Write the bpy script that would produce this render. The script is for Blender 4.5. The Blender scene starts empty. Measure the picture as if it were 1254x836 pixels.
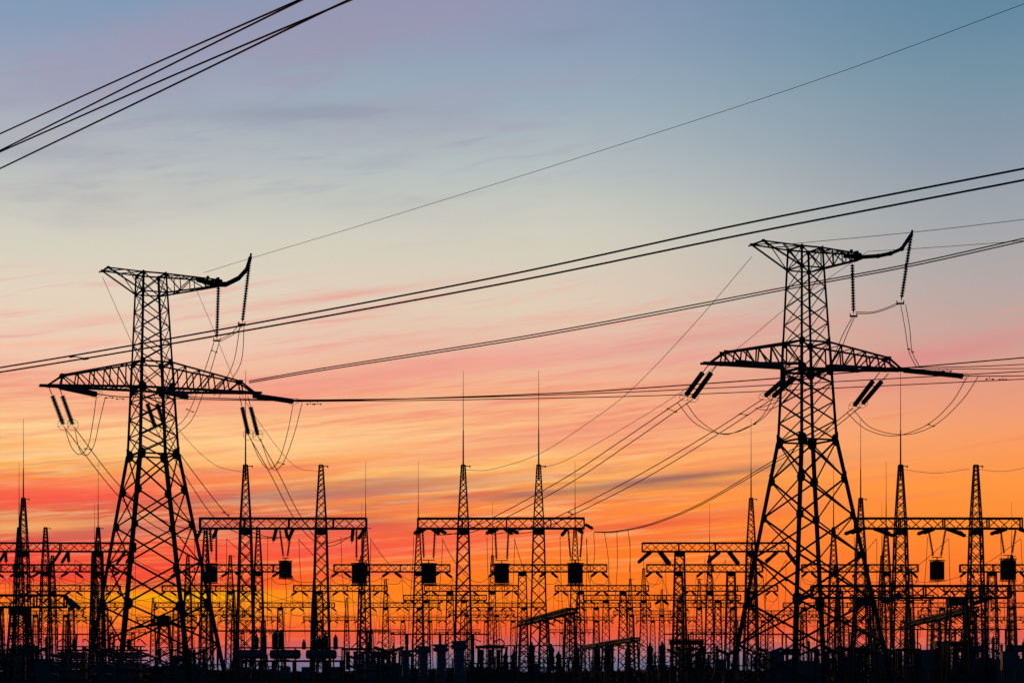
import bpy, math, random
from mathutils import Vector, Matrix, Quaternion
random.seed(11)
C = bpy.context.scene.collection
sc = bpy.context.scene
PI = math.pi
F, HX, HY, EYE = 2515.0, 627.0, 822.0, 1.7          # focal length in photo pixels, horizon, eye height
def W(px, py, D):                                     # a spot seen in the photograph, D metres away
    return Vector(((px-HX)/F*D, D, EYE+(HY-py)/F*D))
def lin(c):
    return tuple(((v/255)/12.92 if v/255 <= .04045 else ((v/255+.055)/1.055)**2.4) for v in c)

# ------------------------------------------------------------------ camera
cam = bpy.data.cameras.new('camera'); co = bpy.data.objects.new('camera', cam); C.objects.link(co)
co.location = (0, 0, EYE); co.rotation_euler = (PI/2, 0, 0)
cam.sensor_width = 36; cam.lens = 36*F/1254; cam.shift_y = (HY-418)/1254
cam.clip_start = .5; cam.clip_end = 20000
sc.camera = co
sc.view_settings.view_transform = 'Standard'; sc.view_settings.look = 'None'
sc.view_settings.exposure = 0; sc.view_settings.gamma = 1

# ------------------------------------------------------------------ sky: dusk glow low in front, dark blue overhead and behind
world = bpy.data.worlds.new('World'); sc.world = world; world.use_nodes = True
nt = world.node_tree; nt.nodes.clear()
class S:
    def __init__(s, k): s.k = k
    def _b(a, op, b, rev=False):
        n = nt.nodes.new('ShaderNodeMath'); n.operation = op
        for i, v in enumerate((b, a) if rev else (a, b)):
            if isinstance(v, S): nt.links.new(v.k, n.inputs[i])
            elif v is not None: n.inputs[i].default_value = v
        return S(n.outputs[0])
    def __add__(a, b): return a._b('ADD', b)
    def __radd__(a, b): return a._b('ADD', b)
    def __sub__(a, b): return a._b('SUBTRACT', b)
    def __rsub__(a, b): return a._b('SUBTRACT', b, True)
    def __mul__(a, b): return a._b('MULTIPLY', b)
    def __rmul__(a, b): return a._b('MULTIPLY', b)
    def __truediv__(a, b): return a._b('DIVIDE', b)
def fn(op, a, b=None): return a._b(op, b)
def vec(x, y, z=0.0):
    n = nt.nodes.new('ShaderNodeCombineXYZ')
    for i, v in enumerate((x, y, z)):
        if isinstance(v, S): nt.links.new(v.k, n.inputs[i])
        else: n.inputs[i].default_value = v
    return n.outputs[0]
def noise(x, y, z=0.0, detail=4, rough=.55, dist=0.0):
    n = nt.nodes.new('ShaderNodeTexNoise'); n.inputs['Scale'].default_value = 1
    n.inputs['Detail'].default_value = detail; n.inputs['Roughness'].default_value = rough
    n.inputs['Distortion'].default_value = dist
    nt.links.new(vec(x, y, z), n.inputs['Vector']); return S(n.outputs[0])
def step(v, a, b):
    n = nt.nodes.new('ShaderNodeMapRange'); n.interpolation_type = 'SMOOTHSTEP'
    nt.links.new(v.k, n.inputs[0]); n.inputs[1].default_value = a; n.inputs[2].default_value = b
    return S(n.outputs[0])
def mixc(f, a, b):
    n = nt.nodes.new('ShaderNodeMix'); n.data_type = 'RGBA'
    nt.links.new(f.k, n.inputs[0])
    for i, v in ((6, a), (7, b)):
        if isinstance(v, S): nt.links.new(v.k, n.inputs[i])
        else: n.inputs[i].default_value = (*v, 1)
    return S(n.outputs[2])
def ramp(v, stops):
    n = nt.nodes.new('ShaderNodeValToRGB'); nt.links.new(v.k, n.inputs[0])
    e = n.color_ramp.elements
    while len(e) > 1: e.remove(e[-1])
    for i, (p, c) in enumerate(stops):
        k = e[0] if i == 0 else e.new(p)
        k.position = p; k.color = (*lin(c), 1)
    return S(n.outputs[0])
tc = nt.nodes.new('ShaderNodeTexCoord'); sp = nt.nodes.new('ShaderNodeSeparateXYZ')
nt.links.new(tc.outputs['Generated'], sp.inputs[0])
dx, dy, dz = (S(sp.outputs[i]) for i in range(3))
az = fn('ARCTAN2', dx, dy)
hor = fn('SQRT', dx*dx+dy*dy)
el = fn('ARCTAN2', dz, hor)
U = az*F + HX            # azimuth and elevation in handy units (1/2515 rad)
V = HY - fn('TANGENT', fn('MINIMUM', fn('MAXIMUM', el, -1.2), 1.2))*F
warp = noise(U*(1/420), V*(1/110), 3.3, 4, .55)-.5
T = V + .05*U
Vw = V + warp*38
def col(keys):
    keys = [(k, (c[0], c[1]*.95, c[2]*.8) if 560 < k < 785 else c) for k, c in keys]
    return ramp((Vw+400)/1300, [((k+400)/1300, c) for k, c in keys])
left = col([(-400, (56, 80, 114)), (0, (124, 153, 182)), (60, (140, 158, 184)), (120, (158, 168, 186)), (200, (182, 188, 190)), (290, (210, 207, 193)), (370, (228, 211, 190)),
            (430, (240, 202, 178)), (480, (246, 182, 146)), (530, (253, 198, 138)), (575, (255, 186, 108)), (608, (246, 118, 80)), (636, (228, 100, 76)),
            (668, (244, 80, 62)), (712, (250, 66, 54)), (733, (255, 118, 24)), (750, (255, 134, 34)), (766, (252, 106, 56)), (779, (240, 88, 72)), (792, (204, 94, 102)), (804, (150, 110, 134)), (816, (114, 116, 146)), (840, (60, 60, 90))])
mid = col([(-400, (56, 80, 114)), (0, (136, 153, 180)), (60, (144, 162, 184)), (120, (156, 173, 186)), (200, (182, 191, 191)), (290, (209, 206, 192)), (370, (226, 205, 183)),
           (430, (236, 186, 162)), (480, (246, 180, 140)), (540, (255, 184, 124)), (590, (255, 174, 92)), (625, (255, 148, 68)), (660, (255, 124, 44)),
           (700, (255, 118, 32)), (742, (255, 122, 32)), (762, (254, 104, 52)), (777, (240, 92, 70)), (791, (208, 98, 98)), (804, (158, 110, 128)), (817, (120, 114, 140)), (840, (60, 60, 90))])
right = col([(-400, (46, 70, 100)), (0, (94, 134, 160)), (60, (106, 140, 162)), (120, (120, 148, 166)), (200, (140, 154, 170)), (280, (162, 166, 171)), (350, (180, 168, 166)),
             (420, (204, 164, 152)), (480, (228, 156, 130)), (530, (246, 158, 106)), (590, (255, 158, 82)), (650, (255, 146, 64)), (700, (255, 128, 56)),
             (740, (250, 110, 60)), (768, (242, 100, 68)), (785, (216, 98, 90)), (800, (158, 108, 126)), (816, (118, 114, 140)), (840, (60, 60, 90))])
sky = mixc(step(U, 150, 560), left, mid)
sky = mixc(step(U, 640, 1230), sky, right)
# long thin veils of cloud, rising gently to the right
def wisps(seed, su, sv, lo, hi, tilt, v0, v1, v2, v3, c, k, u0=None, u1=None):
    global sky
    t = V + tilt*U + warp*18
    m = step(noise(U/su, t/sv, seed, 5, .6, .25), lo, hi)
    m = m*step(V, v0, v1)*(1-step(V, v2, v3))*k
    if u0 is not None: m = m*(1-step(U, u0, u1))
    sky = mixc(m, sky, lin(c))
wisps(1.7, 300, 60, .42, .72, .06, -200, 0, 210, 330, (170, 152, 176), .28, 620, 1000)
wisps(7.1, 240, 42, .50, .74, .08, 90, 140, 250, 330, (146, 150, 168), .25, 500, 800)
wisps(2.2, 330, 22, .50, .72, .14, 330, 400, 500, 540, (240, 148, 138), .55)
wisps(9.4, 260, 15, .52, .72, .10, 470, 520, 610, 650, (242, 128, 92), .55)
wisps(4.8, 300, 12, .50, .66, .08, 490, 530, 640, 690, (255, 214, 150), .60, 500, 900)
wisps(5.9, 260, 13, .50, .66, .07, 560, 600, 740, 770, (244, 76, 62), .60, 540, 800)
wisps(3.9, 230, 6, .50, .66, .10, 440, 500, 650, 720, (238, 120, 96), .3, 700, 1150)
wisps(11.9, 210, 5, .52, .66, .07, 540, 580, 690, 730, (255, 200, 116), .36, 600, 1100)
wisps(13.3, 250, 7, .50, .68, .06, 640, 670, 740, 790, (255, 180, 90), .35, 330, 620)
wisps(6.6, 240, 10, .56, .74, .06, 560, 590, 660, 690, (170, 110, 104), .55, 700, 1000)
wisps(8.3, 200, 9, .52, .74, .03, 640, 690, 790, 810, (255, 150, 60), .35)
wisps(15.1, 150, 9, .48, .62, .12, 430, 480, 640, 700, (236, 122, 104), .36, 760, 1200)
wisps(17.7, 120, 6, .50, .62, .09, 470, 520, 660, 720, (255, 216, 156), .36, 640, 1000)
wisps(19.3, 170, 8, .54, .66, .08, 540, 580, 680, 720, (168, 110, 108), .4, 560, 900)
wisps(23.9, 140, 20, .50, .68, .16, 20, 60, 200, 280, (160, 152, 178), .35, 520, 900)
wisps(27.7, 180, 10, .52, .68, .15, 320, 370, 470, 520, (238, 148, 142), .4, 900, 1250)
# the particular bands that lay over the horizon that evening: centre, half sizes, tilt, colour, strength
wob = noise(U*(1/130), V*(1/16), 12.5, 5, .6)-.5
wob2 = noise(U*(1/70), V*(1/7), 21.5, 4, .6)-.5
for u, v, su, sv, tl, c, k in [
    (60, 611, 170, 13, .06, (250, 80, 68), .95), (230, 588, 200, 9, .10, (250, 140, 90), .55), (130, 650, 190, 12, .03, (190, 96, 88), .6),
    (380, 606, 200, 9, .07, (164, 108, 108), .72), (330, 578, 120, 5, .1, (246, 120, 84), .6), (420, 640, 120, 11, -.02, (168, 84, 84), .55), (330, 680, 190, 20, .0, (250, 84, 62), .6), (60, 700, 120, 22, 0, (238, 70, 62), .6),
    (240, 746, 170, 16, .01, (255, 138, 26), .9), (238, 731, 115, 7.5, .01, (255, 178, 6), .97), (45, 648, 90, 7, .05, (253, 178, 104), .75), (450, 668, 130, 17, .02, (248, 72, 66), .6), (660, 700, 130, 40, 0, (255, 150, 40), .35), (390, 650, 120, 6, .05, (226, 88, 80), .5), (200, 716, 60, 8, .0, (214, 88, 60), .45), (450, 735, 150, 22, 0, (255, 140, 30), .55), (30, 640, 70, 10, 0, (230, 150, 90), .35),
    (820, 587, 150, 5.5, .11, (140, 98, 96), .85), (640, 606, 90, 6, .06, (158, 104, 96), .6), (870, 594, 70, 4, .04, (172, 112, 98), .55), (480, 592, 120, 9, .06, (190, 124, 104), .5),
    (800, 641, 150, 6, .07, (238, 94, 62), .8), (830, 657, 130, 3.5, .05, (244, 112, 66), .6), (890, 628, 80, 3, .05, (238, 118, 84), .5), (760, 612, 90, 3.5, .05, (236, 110, 76), .5), (560, 560, 140, 5, .12, (240, 128, 92), .5), (520, 530, 100, 4, .16, (238, 140, 112), .4), (560, 655, 120, 20, .0, (244, 92, 66), .6), (700, 633, 80, 7, .05, (252, 120, 60), .5),
    (760, 523, 240, 12, .10, (238, 144, 122), .55), (680, 545, 160, 8, .06, (242, 154, 120), .5), (480, 458, 240, 16, .14, (240, 146, 138), .62), (240, 500, 200, 16, .06, (246, 152, 124), .45),
    (860, 415, 160, 9, .14, (226, 150, 142), .5), (400, 366, 130, 5, .14, (234, 162, 150), .6), (120, 402, 90, 6, .14, (240, 168, 150), .4), (70, 430, 90, 4, .10, (252, 172, 130), .4), (1150, 440, 140, 16, .16, (214, 140, 140), .6),
    (1100, 475, 150, 8, .08, (226, 138, 118), .5), (320, 145, 150, 14, .02, (142, 150, 168), .32), (60, 205, 90, 10, .03, (160, 162, 178), .3), (240, 45, 120, 45, .3, (166, 150, 174), .3), (420, 40, 90, 45, .2, (162, 148, 172), .35), (690, 40, 60, 14, .1, (132, 138, 164), .35), (500, 20, 200, 45, .1, (160, 148, 176), .5), (140, 110, 150, 30, .2, (160, 152, 178), .35), (390, 140, 110, 9, .05, (142, 146, 164), .35),
    (120, 555, 200, 9, .08, (255, 214, 150), .6), (360, 552, 160, 12, .1, (255, 212, 150), .5), (560, 575, 140, 8, .06, (255, 200, 120), .5)]:
    a = (U-u)*(1/su); b = (V-v+(U-u)*tl+wob*(sv*1.5)+wob2*(sv*.7))*(1/sv)
    m = fn('EXPONENT', (a*a+b*b)*-1.0)
    sky = mixc(m*k, sky, lin(c))
# away from the afterglow the dusk sky is far dimmer
faz = 1-step(fn('ABSOLUTE', az), .26, .5)*.74
sky2 = mixc(step(fn('ABSOLUTE', az), .27, .55), sky, (.04, .13, .28))
sky2 = mixc(step(el, .33, .6), sky2, (.05, .095, .19))
dim = faz*(1-step(el, .34, .8)*.9)
sky2 = mixc(step(el*-1, .004, .02), sky2, (.01, .01, .015))
bg = nt.nodes.new('ShaderNodeBackground'); out = nt.nodes.new('ShaderNodeOutputWorld')
nt.links.new(sky2.k, bg.inputs[0]); nt.links.new(dim.k, bg.inputs[1]); nt.links.new(bg.outputs[0], out.inputs[0])
# what is left of the sun, just over the horizon behind the yard
sl = bpy.data.lights.new('sun', 'SUN'); sl.energy = .25; sl.angle = math.radians(3); sl.color = (1, .45, .15)
so = bpy.data.objects.new('sun', sl); C.objects.link(so)
so.rotation_euler = (math.radians(-88.2), 0, math.radians(8.8))

# ------------------------------------------------------------------ materials
def mat(name, a, b, rough=.6, metal=0, scale=3.0, lo=.35, hi=.7):
    m = bpy.data.materials.new(name); m.use_nodes = True; t = m.node_tree; p = t.nodes['Principled BSDF']
    n = t.nodes.new('ShaderNodeTexNoise'); n.inputs['Scale'].default_value = scale; n.inputs['Detail'].default_value = 6
    c = t.nodes.new('ShaderNodeTexCoord'); r = t.nodes.new('ShaderNodeValToRGB')
    t.links.new(c.outputs['Object'], n.inputs['Vector']); t.links.new(n.outputs[0], r.inputs[0]); t.links.new(r.outputs[0], p.inputs['Base Color'])
    r.color_ramp.elements[0].position = lo; r.color_ramp.elements[1].position = hi
    r.color_ramp.elements[0].color = (*a, 1); r.color_ramp.elements[1].color = (*b, 1)
    p.inputs['Roughness'].default_value = rough; p.inputs['Metallic'].default_value = metal
    return m
STEEL = mat('weathered_steel', (.03, .03, .031), (.055, .053, .052), .75)
STEEL2 = mat('galvanised_steel', (.045, .05, .055), (.08, .08, .085), .6, .2)
GLASS = mat('green_glass_insulator', (.05, .16, .17), (.08, .22, .22), .18)
PORC = mat('brown_porcelain', (.05, .03, .025), (.08, .05, .035), .25)
PORCG = mat('grey_porcelain', (.26, .34, .42), (.36, .44, .5), .35)
PAINT = mat('grey_paint', (.11, .14, .17), (.17, .2, .23), .5)
WIRE = mat('stranded_wire', (.05, .05, .05), (.09, .09, .09), .6, .3)
DARKP = mat('dark_enamel', (.02, .022, .025), (.04, .04, .045), .5)
WOOD = mat('woodland', (.03, .045, .02), (.07, .09, .04), .9, 0, .05)
GROUND = mat('dry_ground', (.03, .028, .022), (.07, .06, .045), 1.0, 0, .08)
for n in GROUND.node_tree.nodes:
    if n.type == 'BSDF_PRINCIPLED': n.inputs['Specular IOR Level'].default_value = 0

# ------------------------------------------------------------------ mesh helpers
class MB:
    def __init__(s): s.v = []; s.f = []
    def prism(s, p, q, prof, ref=None):
        p = Vector(p); q = Vector(q); d = (q-p)
        if d.length < 1e-6: return
        d.normalize(); r = Vector(ref) if ref else (Vector((0, 0, 1)) if abs(d.z) < .9 else Vector((0, 1, 0)))
        x = d.cross(r).normalized(); y = x.cross(d).normalized(); n = len(prof); b = len(s.v)
        for o in (p, q):
            for (i, j) in prof: s.v.append(o+x*i+y*j)
        for k in range(n): s.f.append((b+k, b+(k+1) % n, b+n+(k+1) % n, b+n+k))
        s.f.append(tuple(range(b+n-1, b-1, -1))); s.f.append(tuple(range(b+n, b+2*n)))
    def bar(s, p, q, w, h=None, ref=None):
        w /= 2; h = (h/2 if h else w); s.prism(p, q, [(-w, -h), (w, -h), (w, h), (-w, h)], ref)
    def ang(s, p, q, w, ref=None):               # rolled steel angle
        t = w*.16; h = w/2
        s.prism(p, q, [(-h, -h), (h, -h), (h, -h+t), (-h+t, -h+t), (-h+t, h), (-h, h)], ref)
    def tube(s, pts, r, n=6, smooth=4):
        pts = [Vector(p) for p in pts]
        if len(pts) > 2 and smooth > 1:
            P = [pts[0]*2-pts[1]]+pts+[pts[-1]*2-pts[-2]]; o = []
            for i in range(1, len(P)-2):
                a, b, c, d = P[i-1:i+3]
                for k in range(smooth):
                    t = k/smooth; o.append(.5*((2*b)+(c-a)*t+(2*a-5*b+4*c-d)*t*t+(3*b-a-3*c+d)*t**3))
            o.append(pts[-1]); pts = o
        b0 = len(s.v); m = len(pts)
        for i, p in enumerate(pts):
            d = (pts[min(i+1, m-1)]-pts[max(i-1, 0)]).normalized()
            r0 = Vector((0, 0, 1)) if abs(d.z) < .95 else Vector((0, 1, 0))
            x = d.cross(r0).normalized(); y = x.cross(d)
            for k in range(n):
                a = 2*PI*k/n; s.v.append(p+x*math.cos(a)*r+y*math.sin(a)*r)
        for i in range(m-1):
            for k in range(n):
                a = b0+i*n; s.f.append((a+k, a+(k+1) % n, a+n+(k+1) % n, a+n+k))
        s.f.append(tuple(b0+k for k in range(n-1, -1, -1))); s.f.append(tuple(b0+(m-1)*n+k for k in range(n)))
    def lathe(s, o, axis, prof, n=12):            # prof: (distance along axis, radius)
        o = Vector(o); d = Vector(axis).normalized(); r0 = Vector((0, 0, 1)) if abs(d.z) < .9 else Vector((0, 1, 0))
        x = d.cross(r0).normalized(); y = x.cross(d); b = len(s.v)
        for (t, r) in prof:
            for k in range(n):
                a = 2*PI*k/n; s.v.append(o+d*t+x*math.cos(a)*r+y*math.sin(a)*r)
        for i in range(len(prof)-1):
            for k in range(n):
                a = b+i*n; s.f.append((a+k, a+(k+1) % n, a+n+(k+1) % n, a+n+k))
        s.f.append(tuple(b+k for k in range(n-1, -1, -1))); s.f.append(tuple(b+(len(prof)-1)*n+k for k in range(n)))
    def box(s, c, d):
        c = Vector(c); s.prism(c-Vector((0, 0, d[2]/2)), c+Vector((0, 0, d[2]/2)), [(-d[0]/2, -d[1]/2), (d[0]/2, -d[1]/2), (d[0]/2, d[1]/2), (-d[0]/2, d[1]/2)], (0, 1, 0))
    def ring(s, c, r, axis, t=.02, n=20):
        d = Vector(axis).normalized(); r0 = Vector((0, 0, 1)) if abs(d.z) < .9 else Vector((0, 1, 0))
        x = d.cross(r0).normalized(); y = x.cross(d); c = Vector(c)
        s.tube([c+x*r*math.cos(2*PI*k/n)+y*r*math.sin(2*PI*k/n) for k in range(n+1)], t, 5, 1)
    def mesh(s, name, m):
        me = bpy.data.meshes.new(name); me.from_pydata([tuple(v) for v in s.v], [], s.f); me.materials.append(m); me.update(); return me
    def put(s, name, m, parent=None, inv=None):
        if inv is not None: s.v = [inv @ v for v in s.v]
        return link(name, s.mesh(name, m), parent)
def link(name, me, parent=None):
    o = bpy.data.objects.new(name, me); C.objects.link(o)
    if parent: o.parent = parent
    return o
ROOTS = []
def thing(name, label, cat, loc=(0, 0, 0), rz=0, group=None, M=None):
    o = bpy.data.objects.new(name, None); C.objects.link(o); o.empty_display_size = .1
    if M is not None: o.matrix_world = M
    else: o.location = loc; o.rotation_euler = (0, 0, rz)
    tag(o, label, cat, group); return o
def tag(o, label, cat, group=None):
    o['label'] = label; o['category'] = cat
    if group: o['group'] = group
    ROOTS.append(o); return o
def struct(o, k='structure'): o['kind'] = k; return o

# insulator strings --------------------------------------------------
def string_mesh(key, L, r, pitch, m):
    b = MB(); n = int((L-.3)/pitch); prof = [(0, .025), (.14, .025)]
    for i in range(n):
        t = .15+i*pitch
        prof += [(t, r*.42), (t+pitch*.12, r*.5), (t+pitch*.28, r), (t+pitch*.62, r*.95), (t+pitch*.78, r*.42)]
    prof += [(L-.12, .025), (L, .025)]
    b.lathe((0, 0, 0), (0, 0, -1), prof, 9); return b.mesh(key, m)
_sm = {}
def string(p, q, parent, r=.15, pitch=.17, m=None, inv=None, ring=0):
    """one insulator string from p to q, both in the parent's frame"""
    p = Vector(p); q = Vector(q)
    if inv is not None: p = inv @ p; q = inv @ q
    m = m or PORC; L = (q-p).length; k = (round(L, 1), r, pitch, m.name)
    if k not in _sm: _sm[k] = string_mesh('insulator_string', k[0], r, pitch, m)
    o = link('insulator_string', _sm[k], parent); o.location = p
    o.rotation_mode = 'QUATERNION'; o.rotation_quaternion = Vector((0, 0, -1)).rotation_difference(q-p)
    if ring:
        g = MB(); g.ring((0, 0, -L+.1), ring, (.15, 1, 0), .02, 26); g.bar((-ring, 0, -L+.1), (ring, 0, -L+.1), .03)
        g.put('grading_ring', STEEL, o)
    return o

# ------------------------------------------------------------------ ground and the far woodland
g = MB(); N = 44
def gh(x, y): return 0 if y < 900 else .0008*(y-900)
xs = [(-1+2*i/N) for i in range(N+1)]
g.v = [Vector((x*9000*abs(x)**.6 if True else 0, y, 0)) for y in [-400+ (12000*(j/N)**2.2) for j in range(N+1)] for x in xs]
g.f = [(j*(N+1)+i, j*(N+1)+i+1, (j+1)*(N+1)+i+1, (j+1)*(N+1)+i) for j in range(N) for i in range(N)]
struct(g.put('ground', GROUND))
g = MB(); n = 700; D0 = 1500
hs = [(3.1+1.6*math.sin(i*.045)+1.1*math.sin(i*.11+2)+random.uniform(-.7, .9)+.6*math.sin(i*.9)) for i in range(n+1)]
for j, (dd, k) in enumerate(((0, 0), (4, .75), (18, 1), (60, .95), (75, 0))):
    for i in range(n+1):
        g.v.append(Vector((-480+960*i/n, D0+dd+random.uniform(-2, 2), (hs[(i+j*3) % (n+1)]*k*random.uniform(.8, 1.1)) if k else -.2)))
for j in range(4):
    for i in range(n): a = j*(n+1)+i; g.f.append((a, a+1, a+n+2, a+n+1))
o = g.put('distant_woodland', WOOD); o['kind'] = 'stuff'; tag(o, 'low dark line of far woodland along the horizon', 'woodland')

# ------------------------------------------------------------------ lattice columns and gantries
def lattice(b, z0, z1, w0, w1, leg, br, ratio=1.05, c=(0, 0), cross=True, faces=(0, 1, 2, 3)):
    """square tapering lattice from z0 (half width w0) to z1 (half width w1)"""
    zs = [z0]
    while zs[-1] < z1-1e-3:
        w = w0+(w1-w0)*(zs[-1]-z0)/(z1-z0); zs.append(zs[-1]+2*w*ratio)
    k = (z1-z0)/(zs[-1]-z0); zs = [z0+(z-z0)*k for z in zs]
    def P(i, z):
        w = w0+(w1-w0)*(z-z0)/(z1-z0); sx, sy = ((-1, -1), (1, -1), (1, 1), (-1, 1))[i % 4]
        return Vector((c[0]+sx*w, c[1]+sy*w, z))
    for i in range(4): b.bar(P(i, z0), P(i, z1), leg)
    for n, (a, d) in enumerate(zip(zs, zs[1:])):
        for i in faces:
            if cross: b.bar(P(i, a), P(i+1, d), br); b.bar(P(i+1, a), P(i, d), br)
            else:
                if (n+i) % 2: b.bar(P(i, a), P(i+1, d), br)
                else: b.bar(P(i+1, a), P(i, d), br)
    return b
ZB, BH, PEAK, ROD = 17.2, 1.06, 23.3, 33.2       # beam height, beam depth, column peak, rod tip
def col_mesh(peak, hw=.98, top=ZB-.53, beamw=.56, k=1.0):
    b = MB(); lattice(b, 0, top, hw, beamw, .16*k, .08*k, 1.0)
    for i, s in enumerate((-1, 1)):
        b.box((s*(beamw+.02), 0, top-.32), (.05, 1.2, .6)); b.box((0, s*(beamw+.02), top-.32), (1.05, .05, .6))
    b.box((0, 0, .15), (2.5, 2.5, .3))
    b.box((0, 0, top-.02), (1.3, 1.3, .06))
    if peak:
        lattice(b, top+.02, PEAK, beamw, .19, .13*k, .065*k, 1.0)
        b.box((0, 0, PEAK+.03), (.42, .42, .08)); b.bar((0, 0, PEAK-.1), (.7, 0, PEAK-.1), .08); b.box((.7, 0, PEAK-.15), (.1, .1, .25))
    return b.mesh('lattice_column', STEEL)
COLF, COLP = col_mesh(False), col_mesh(True)
COLF2, COLP2 = col_mesh(False, k=1.08), col_mesh(True, k=1.08)
b = MB(); b.lathe((0, 0, PEAK-1.4), (0, 0, 1), [(0, .09), (1.4, .085), (5, .06), (5.05, .042), (ROD-PEAK+1.4, .02)], 7); RODM = b.mesh('lightning_rod', STEEL)
def beam_mesh(L, h=BH, w=.95, zb=ZB, ch=.15, br=.075, step=1.15):
    b = MB(); n = int(round(2*L/step)); z0, z1 = zb-h/2, zb+h/2
    for y in (-w/2, w/2):
        for z in (z0, z1): b.bar((-L, y, z), (L, y, z), ch)
    for i in range(n+1):
        x = -L+2*L*i/n
        if i in (0, n) or i % 4 == 0:
            for y in (-w/2, w/2): b.bar((x, y, z0), (x, y, z1), ch*.8)
            for z in (z0, z1): b.bar((x, -w/2, z), (x, w/2, z), ch*.7)
        if i == n: break
        x2 = -L+2*L*(i+1)/n
        for y, o in ((-w/2, 0), (w/2, 1)):
            b.bar((x, y, z0 if (i+o) % 2 else z1), (x2, y, z1 if (i+o) % 2 else z0), br)
        for z in (z0, z1): b.bar((x, -w/2 if i % 2 else w/2, z), (x2, w/2 if i % 2 else -w/2, z), br*.9)
    return b.mesh('truss_beam', STEEL)
BEAM = beam_mesh(8.7, ch=.18, br=.085)
BEAM2 = beam_mesh(8.7, ch=.19, br=.09, step=1.25)
def gantry(px, D, peaks, sp=3.95, L=8.7, label='', group=None, strs=2, sc_=1.0):
    X = (px-HX)/F*D
    t = thing('portal_gantry', label, 'gantry', (X, D, 0), random.uniform(-.02, .02), group)
    far = D > 300; bm = (BEAM2 if far else BEAM) if L == 8.7 else beam_mesh(L, ch=.18, br=.085)
    o = link('truss_beam', bm, t)
    for s, pk in zip((-1, 1), peaks):
        o = link('lattice_column', (COLP2 if far else COLP) if pk else (COLF2 if far else COLF), t); o.location = (s*sp, 0, 0)
        if pk == 2: r = link('lightning_rod', RODM, o)
    t['_x'] = X; t['_d'] = D; t['_l'] = L; t['_s'] = strs
    if strs == 1:      # small insulator pairs for the rows farther back
        for ph in (-7.6, 0, 7.6):
            for s in (-1, 1): string((ph+s*.35, s*.45, ZB-.55), (ph+s*1.5, s*1.6, ZB-1.45), t, .21, .2)
            jumper(t, ph, .9)
    return t
def jumper(t, ph, k):
    b = MB(); b.tube([(ph-1.5*k, -1.7, ZB-1.5), (ph-.9*k, -1.1, ZB-2.3), (ph+.9*k, 1.1, ZB-2.3), (ph+1.5*k, 1.7, ZB-1.5)], .035, 5)
    b.put('jumper_loop', WIRE, t)
A = {}
GR = 'portal gantries of the switchyard'
A['g1'] = gantry(347, 215, (2, 1), label='near portal gantry right of the left pylon, one rodded peak and one bare peak', group=GR)
A['g2'] = gantry(613.5, 215, (2, 2), label='near portal gantry at the middle whose two peaks both carry tall rods', group=GR)
A['g3'] = gantry(1149, 215, (2, 1), label='rightmost near portal gantry, insulator fans spread under its beam', group=GR)
A['g4'] = gantry(876, 256, (0, 2), sp=4.45, L=9.1, label='portal gantry left of the right pylon with a flat column and long splayed insulators', group=GR)
A['g0'] = gantry(74, 256, (2, 0), sp=4.6, L=9.3, label='portal gantry left of the left pylon cut by the left edge of the view', group=GR)
ordn = ['first', 'second', 'third', 'fourth', 'fifth', 'sixth', 'seventh', 'eighth', 'ninth', 'tenth', 'eleventh', 'twelfth', 'thirteenth', 'fourteenth', 'fifteenth', 'sixteenth', 'seventeenth', 'eighteenth', 'nineteenth', 'twentieth']
rows = {2: (308, [(-9, (1, 2)), (88, (1, 2)), (284, (1, 1)), (480, (2, 2)), (672, (0, 2)), (863, (0, 0)), (1053, (2, 2)), (1247, (0, 0))]),
        3: (382, [(90, (1, 2)), (256, (1, 1)), (417, (0, 2)), (577, (0, 2)), (737, (0, 0)), (895, (2, 2)), (1054, (0, 2)), (1213, (0, 2))]),
        4: (478, [(-20, (0, 0)), (108, (0, 0)), (236, (0, 0)), (364, (0, 1)), (493, (1, 0)), (621, (0, 0)), (751, (0, 2)), (877, (1, 0)), (1005, (0, 1)), (1133, (0, 0)), (1260, (0, 0))]),
        5: (600, [(100, (0, 0)), (204, (1, 0)), (306, (0, 0)), (408, (0, 1)), (510, (0, 0)), (612, (0, 0)), (714, (0, 0)), (816, (0, 1)), (918, (0, 0)), (1020, (0, 0)), (1122, (0, 1)), (1224, (0, 0))]),
        6: (780, [(150, (0, 0)), (310, (0, 0)), (468, (0, 0)), (560, (0, 0)), (700, (0, 0)), (860, (0, 0)), (1030, (0, 0)), (1180, (0, 0))])}
rn = {2: 'second row', 3: 'third row', 4: 'fourth row', 5: 'fifth row', 6: 'farthest row'}
allg = {1: [A['g0'], A['g1'], A['g2'], A['g4'], A['g3']]}
for r, (D, L) in rows.items():
    allg[r] = []
    for i, (px, pk) in enumerate(L):
        allg[r].append(gantry(px, D, pk, label='portal gantry of the %s back, %s from the left in it' % (rn[r], ordn[i]), group=GR, strs=1))

for D, pxs, w in ((430, (545, 765, 856, 1092), 'between the third and fourth rows'), (540, (62, 268, 590, 792, 962, 1165), 'between the fourth and fifth rows')):
    for i, px in enumerate(pxs): gantry(px, D, (0, i % 2), label='odd portal gantry standing %s, %s from the left' % (w, ordn[i]), group=GR, strs=1)
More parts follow.
